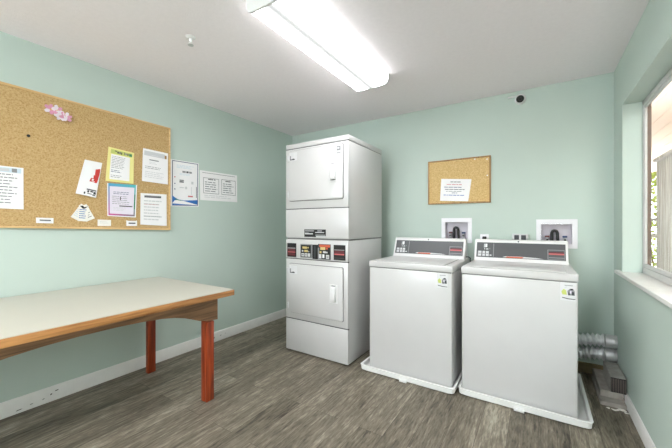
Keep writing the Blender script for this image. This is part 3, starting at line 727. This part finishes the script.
unit('timer_display', -1.690, -1.552, .908, 1.046, [(.12, .95, .06, .80, BLACK), (.12, .98, .80, .97, ORANGE), (.0, .12, .0, .75, MGREY), (.2, .6, .62, .80, YELLOWINK), (.65, .8, .66, .78, ORANGE), (.15, .3, .40, .54, YELLOWINK), (.42, .66, .42, .54, LGREY), (.68, .78, .42, .52, LGREY), (.10, .3, .06, .34, LGREY), (.38, .54, .10, .34, WHITE), (.66, .92, .06, .32, LGREY), (.72, .86, .16, .2, DGREY)], DGREY)
unit('coin_slide', -1.520, -1.399, .912, 1.044, [(.06, .94, .64, .70, MGREY), (.08, .92, .34, .62, MAROON), (.08, .92, .34, .42, PINKRED), (.06, .94, .1, .16, DGREY)])

# ------------------------------------------------------------------ washers and drain pans
def washer():
    X0, X1, Y0, Y1 = 0.0, 0.672, 0.0, 0.655       # built at the left washer's place below
    ox, oy = -1.203, 2.385
    t = thing('washing_machine', (ox + .336, oy + .33, .012), 'left white top loading washing machine, beside the stacked dryers', 'washing machine', 'white top loading washing machines')
    X0 += ox; X1 += ox; Y0 += oy; Y1 += oy
    for xx in (X0 + .06, X1 - .06):
        for yy in (Y0 + .06, Y1 - .06):
            MB().lathe([(0, .0), (.022, .0), (.022, .012), (.010, .004), (.010, .008), (0, .008)], (xx, yy, .0115), (0, 0, 1), BLACK, 12).build('foot', t)
    MB().box(X0, X1, Y0, Y1, .017, .868, ENAMEL, .012, 3).build('cabinet', t)
    d = MB().box(X0 - .004, X1 + .004, Y0 - .001, Y1 + .01, .8695, .918, ENAMEL, .007, 3).box(X0 + .006, X1 - .006, Y0 + .003, Y1 - .01, .864, .874, GAP).build('top_deck', t)
    MB().box(X0 + .055, X1 - .055, Y0 + .020, Y0 + .475, .9185, .9245, ENAMEL, .0028, 2).box(X0 + .053, X1 - .053, Y0 + .018, Y0 + .477, .9178, .9188, GAP).build('lid', t)
    # console
    yb, yt, zb_, zt_ = Y0 + .520, Y0 + .585, .918, 1.094
    cons = MB().prism([(yb - .01, zb_ - .004), (yb, zb_ + .012), (yt, zt_ - .006), (yt + .008, zt_), (Y1 + .01, zt_), (Y1 + .01, zb_ - .004)], 0, X0 + .0, X1 - .012, ENAMEL2, .005, 2).build('console', t)
    A = Vector((X0, yb, zb_ + .012)); U = Vector((X1 - .012 - X0, 0, 0)); V = Vector((0, yt - yb, zt_ - .006 - zb_ - .012)); n = U.cross(V).normalized()
    if n.y > 0: n = -n
    C = lambda u, v, d_: A + U * u + V * v + n * d_
    s = MB(); lay = [.0004]
    def q(u0, v0, u1, v1, m):
        lay[0] += .0002; s.poly([C(u0, v0, lay[0]), C(u1, v0, lay[0]), C(u1, v1, lay[0]), C(u0, v1, lay[0])], m)
    s.slab([C(.025, .10, .0001), C(.975, .10, .0001), C(.975, .88, .0001), C(.025, .88, .0001)], n, .0003, GREYPANEL)
    q(.03, .12, .165, .86, GREYPANEL)
    for u0, u1 in ((.045, .085), (.098, .128), (.138, .172)): q(u0, .16, u1, .42, LGREY)
    for u0, u1 in ((.05, .08), (.102, .124), (.142, .168)): q(u0, .27, u1, .31, MGREY)
    q(.182, .18, .205, .24, LGREY)
    q(.112, .60, .122, .80, LGREY); q(.128, .62, .150, .80, WHITE); q(.118, .50, .128, .56, LGREY); q(.14, .50, .165, .55, LGREY); q(.178, .52, .186, .58, MGREY)
    q(.222, .14, .230, .82, MGREY)
    lay[0] += .0002; s.poly([C(.33, .14, lay[0]), C(.56, .12, lay[0]), C(.76, .13, lay[0]), C(.70, .17, lay[0]), (C(.52, .20, lay[0])), C(.36, .19, lay[0])], LGREY)
    lay[0] += .0002; s.poly([C(.36, .13, lay[0]), C(.54, .115, lay[0]), C(.56, .185, lay[0]), C(.38, .18, lay[0])], ORANGE)
    q(.80, .12, .965, .60, MGREY); q(.808, .15, .96, .57, GREYPANEL); q(.812, .44, .96, .50, MAROON); q(.812, .36, .96, .43, PINKRED); q(.812, .20, .96, .24, MGREY)
    s.build('control_overlay', cons, smooth=False)
    MB().lathe([(0, 0), (.006, 0), (.006, .002), (0, .002)], C(.5, .955, 0), n, DGREY, 12).build('key_lock', cons)
    s = MB()
    for k in range(4):
        a = X1 - .115 + k * .024; s.slab([(a, Y0 + .497, .9182), (a + .015, Y0 + .497, .9182), (a + .015, Y0 + .502, .9182), (a, Y0 + .502, .9182)], (0, 0, 1), .0004, DGREY)
    s.build('deck_lettering', d, smooth=False)
    # sticker at the upper right of the front
    s = MB(); yy = Y0; ax, az = X1 - .103, .752
    def pz(pts, m):
        nonlocal yy
        yy -= .0003; s.slab([(ax + a, yy, az + b) for a, b in pts], (0, -1, 0), .0003, m)
    R = lambda a, b, c_, d_: [(a, c_), (b, c_), (b, d_), (a, d_)]
    pz(R(-.006, .072, 0, .110), STICK); pz(R(.016, .058, .092, .096), MGREY); pz([(.012, .075), (.024, .092), (.034, .094), (.026, .078)], LGREY)
    pz([(.006, .036), (.0, .055), (.012, .072), (.024, .062), (.028, .036)], LIME); pz([(.034, .034), (.030, .060), (.042, .074), (.058, .076), (.066, .062), (.068, .034)], MGREY)
    pz([(.034, .034), (.036, .056), (.046, .034)], DGREY); pz(R(.052, .064, .036, .056), DGREY); pz([(.040, .066), (.048, .076), (.060, .074), (.058, .068)], BLACK); pz(R(.044, .050, .046, .062), LILAC)
    pz([(.004, .016), (.036, .010), (.070, .010), (.070, .014), (.036, .015), (.004, .021)], DGREY)
    s.build('sticker', t, smooth=False)
    # cord leaving the back corner
    MB().tube([(X1 - .014, Y1 - .07, .936), (X1 + .008, Y1 - .075, .938), (X1 + .024, Y1 - .06, .926), (X1 + .016, Y1 - .03, .912), (X1 + .012, Y1 + .025, .87), (X1 + .008, Y1 + .03, .6)], .005, BLACK, 8).build('power_cord', t)
    return t
W1 = washer()
W2 = dup(W1, (.733, .025, 0), 'right white top loading washing machine, nearest the window wall')
for o in list(W2.children):
    if o.name.startswith('power_cord'): bpy.data.objects.remove(o)
    elif o.name.startswith('sticker'): o.location.x += .020

def pan():
    x0, x1, y0, y1, hgt = -1.263, -.505, 2.330, 3.085, .050
    t = thing('drain_pan', ((x0 + x1) / 2, (y0 + y1) / 2, 0), 'white plastic drain pan under the left washing machine', 'drain pan', 'drain pans under the washers')
    b = MB(); r = .03
    def rr(x0, x1, y0, y1, r, n=5):
        p = []
        for cx_, cy_, a0 in ((x1 - r, y1 - r, 0), (x0 + r, y1 - r, 90), (x0 + r, y0 + r, 180), (x1 - r, y0 + r, 270)):
            for k in range(n + 1):
                a = math.radians(a0 + 90 * k / n); p.append((cx_ + r * math.cos(a), cy_ + r * math.sin(a)))
        return p
    loops = [(.020, .0005, r), (.019, .010, r), (.003, .0115, r), (.0, hgt - .004, r), (-.004, hgt, r), (.004, hgt + .003, r), (.013, hgt, r), (.016, .016, r), (.022, .0112, r)]
    tb = bmesh.new(); L_ = []
    for ins, z, q in loops:
        L_.append([tb.verts.new((a, c_, z)) for a, c_ in rr(x0 + ins, x1 - ins, y0 + ins, y1 - ins, q)])
    n = len(L_[0])
    for A, B in zip(L_, L_[1:]):
        for i in range(n): tb.faces.new((A[i], A[(i + 1) % n], B[(i + 1) % n], B[i]))
    tb.faces.new(list(reversed(L_[0]))); tb.faces.new(L_[-1])
    bmesh.ops.recalc_face_normals(tb, faces=tb.faces)
    b.merge(tb, PANWHITE); b.build('pan_tray', t)
    xm = (x0 + x1) / 2 + .0
    MB().box(xm - .03, xm + .03, y0 - .012, y0 + .004, .002, .024, PANWHITE, .004, 2).build('drain_fitting', t)
    return t
P1 = pan()
P2 = dup(P1, (.776, .043, 0), 'white plastic drain pan under the right washing machine')

# ------------------------------------------------------------------ folding table
TZ = .762
tx0, tx1, ty0, ty1 = XL + .008, -1.822, -.20, 1.492
t = thing('folding_table', ((tx0 + tx1) / 2, (ty0 + ty1) / 2, 0), 'long laundry folding table with cream top and red wooden legs by the left wall', 'table')
top = MB().box(tx0 + .003, tx1 - .003, ty0 + .003, ty1 - .003, TZ - .004, TZ, LAMINATE, .001, 1).box(tx0 + .012, tx1 - .012, ty0 + .012, ty1 - .012, TZ - .034, TZ - .003, OAKD).build('tabletop', t)
e = MB(); ew = .018
e.box(tx1 - ew, tx1, ty0, ty1, TZ - .042, TZ - .0035, EDGE, .004, 2); e.box(tx0, tx0 + ew, ty0, ty1, TZ - .042, TZ - .0035, EDGE, .004, 2)
e.box(tx0 + ew, tx1 - ew, ty1 - ew, ty1, TZ - .042, TZ - .0035, EDGE, .004, 2); e.box(tx0 + ew, tx1 - ew, ty0, ty0 + ew, TZ - .042, TZ - .0035, EDGE, .004, 2)
e.build('wooden_edge', top)
AZ = TZ - .040
def arch(a0, a1):                                   # lower edge drops at both ends
    pts = [(a0, .552), (a0 + .09, .562)]
    L0, L1 = a0 + .09, a1 - .09
    ramp = [(0, .562), (.05, .575), (.10, .597), (.16, .621), (.22, .638), (.30, .652), (.42, .663), (.55, .668)]
    half = (L1 - L0) / 2
    for d_, z in ramp: 
        if d_ < half: pts.append((L0 + d_, z))
    for d_, z in reversed(ramp):
        if d_ < half: pts.append((L1 - d_, z))
    return pts + [(a1, .562 - .01)]
def apron(axis, pos, a0, a1, th):
    lo = arch(a0, a1); n = len(lo)
    tb = bmesh.new()
    P = lambda a, z, d_: (pos + d_, a, z) if axis == 0 else (a, pos + d_, z)
    rows = [[tb.verts.new(P(a, z, d_)) for a, z in lo] + [tb.verts.new(P(a, AZ, d_)) for a, z in reversed(lo)] for d_ in (0, th)]
    for R in rows:
        for i in range(n - 1): 
            if abs(lo[i][0] - lo[i + 1][0]) > 1e-6: tb.faces.new((R[i], R[i + 1], R[2 * n - 2 - i], R[2 * n - 1 - i]))
    m = 2 * n
    for i in range(m): tb.faces.new((rows[0][i], rows[0][(i + 1) % m], rows[1][(i + 1) % m], rows[1][i]))
    bmesh.ops.remove_doubles(tb, verts=tb.verts, dist=1e-6)
    bmesh.ops.recalc_face_normals(tb, faces=tb.faces)
    return MB().merge(tb, APRON).build('apron', t)
ax1, ax0 = -1.912, tx0 + .07; ay0, ay1 = -.02, 1.418
apron(0, ax1, ay0, ay1, -.022); apron(0, ax0, ay0, ay1, .022)
apron(1, ay1 - .022, ax0 + .022, ax1 - .022, .022); apron(1, ay0, ax0 + .022, ax1 - .022, .022)
for lx in (ax1 - .022 - .040, ax0 + .022 + .003):
    for ly in (1.330, .01):
        f = MB().box(lx + (.018 if lx < -2.3 else .0), lx + .038 + (.018 if lx < -2.3 else .0), ly, ly + .062, 0, AZ, REDWOOD, .003, 2)
        if lx > -2.3: f.box(ax1 - .0225, ax1 - .002, ly + .001, ly + .061, 0, .550, REDWOOD, .003, 2)
        f.build('leg', t)

# ------------------------------------------------------------------ corner by the right wall
def duct(z0, z1, y, label, sag):
    t = thing('foil_duct', (.1, y, (z0 + z1) / 2), label, 'duct', 'silver dryer ducts in the right corner')
    xa, xb = -.55, .432; n = 240; pts = []
    for i in range(n + 1):
        u = i / n; x = xa + (xb - xa) * u
        k = max(0, (u - .45) / .55)
        pts.append((x, y - .012 * math.sin(u * 7), z0 + (z1 - z0) * (k * k * (3 - 2 * k)) - sag * math.sin(math.pi * u)))
    MB().tube(pts, lambda i: .0425 + .0085 * math.cos(i * 2 * math.pi / 7) + random.uniform(-.0012, .0012), FOIL, 28).build('flexible_hose', t)
    MB().lathe([(0, 0), (.048, 0), (.050, .004), (.050, .05), (.052, .053), (.050, .056), (.050, XR - xb - .002), (0, XR - xb - .002)], (xb, pts[-1][1], z1), (1, 0, 0), GALV, 28).build('rigid_collar', t)
    return t
duct(.215, .318, 3.205, 'upper of the two silver foil ducts behind the right washer', .012)
duct(.100, .208, 3.215, 'lower of the two silver foil ducts behind the right washer', .010)

def board(x0, x1, y0, y1, z0, z1, label, name='board'):
    o = MB().box(x0, x1, y0, y1, z0, z1, DUSTY, .003, 1).build(name)
    return tag(o, label, 'board', 'dusty boards stacked by the right wall')
board(.352, .488, 2.770, 3.20, .0, .028, 'lower dusty grey board lying on the floor by the right wall')
board(.362, .486, 2.850, 3.235, .028, .074, 'upper dusty grey board under the grey block by the right wall')
t = thing('vented_block', (.456, 2.98, .074), 'grey block with a ribbed front on the boards by the right wall', 'block')
MB().box(.414, .498, 2.835, 3.13, .074, .180, DUSTYD, .003, 1).build('block_body', t)
f = MB()
for k in range(9):
    x = .419 + k * .0086; f.box(x, x + .0042, 2.8270, 2.8335, .082, .172, RIB, .001, 1)
f.box(.416, .496, 2.8335, 2.8355, .078, .176, DARK); f.build('ribbed_front', t)
for k, (x, y, s, a) in enumerate(((.425, 2.735, .022, .4), (.462, 2.76, .030, 1.4), (.478, 2.728, .016, 2.2), (.392, 2.742, .012, .9))):
    p = [(x + s * math.cos(a + q) * r, y + s * .6 * math.sin(a + q) * r, .0006) for q, r in ((0, 1), (1.1, .6), (2.2, 1.1), (3.3, .8), (4.1, 1.0), (5.2, .5))]
    o = MB().slab(p, (0, 0, 1), .003, CARD).build('paper_scrap', smooth=False)
    tag(o, ('pale torn scrap on the floor in front of the grey boards, second from the left', 'largest pale torn scrap on the floor before the grey boards', 'small pale scrap beside the right baseboard', 'tiny pale scrap at the left of the floor litter by the boards')[k], 'scrap', 'paper scraps on the floor by the right wall')

# ------------------------------------------------------------------ light, sky, camera
w = bpy.data.worlds.new('sky'); S.world = w; w.use_nodes = True
bg = w.node_tree.nodes['Background']; bg.inputs['Color'].default_value = (0.90, 0.95, 1.0, 1); bg.inputs['Strength'].default_value = 10.5

fixture(-.76, -.45, -1.65, -.44, 'added unseen ceiling light behind the viewer, brightening the room', LENS_FILL)  # lamp out of view, added to brighten the room

cam = bpy.data.cameras.new('camera'); co = bpy.data.objects.new('camera', cam); COL.objects.link(co)
co.location = (0, 0, CAMZ); co.rotation_euler = (math.pi / 2, 0, 0.57256)
cam.sensor_width = 36; cam.lens = 314.383 / 672 * 36; cam.shift_y = 0.607 / 672; cam.clip_start = .02
S.camera = co
S.view_settings.view_transform = 'Standard'; S.view_settings.look = 'None'; S.view_settings.gamma = 1; S.view_settings.use_curve_mapping = False
S.view_settings.exposure = 0.27
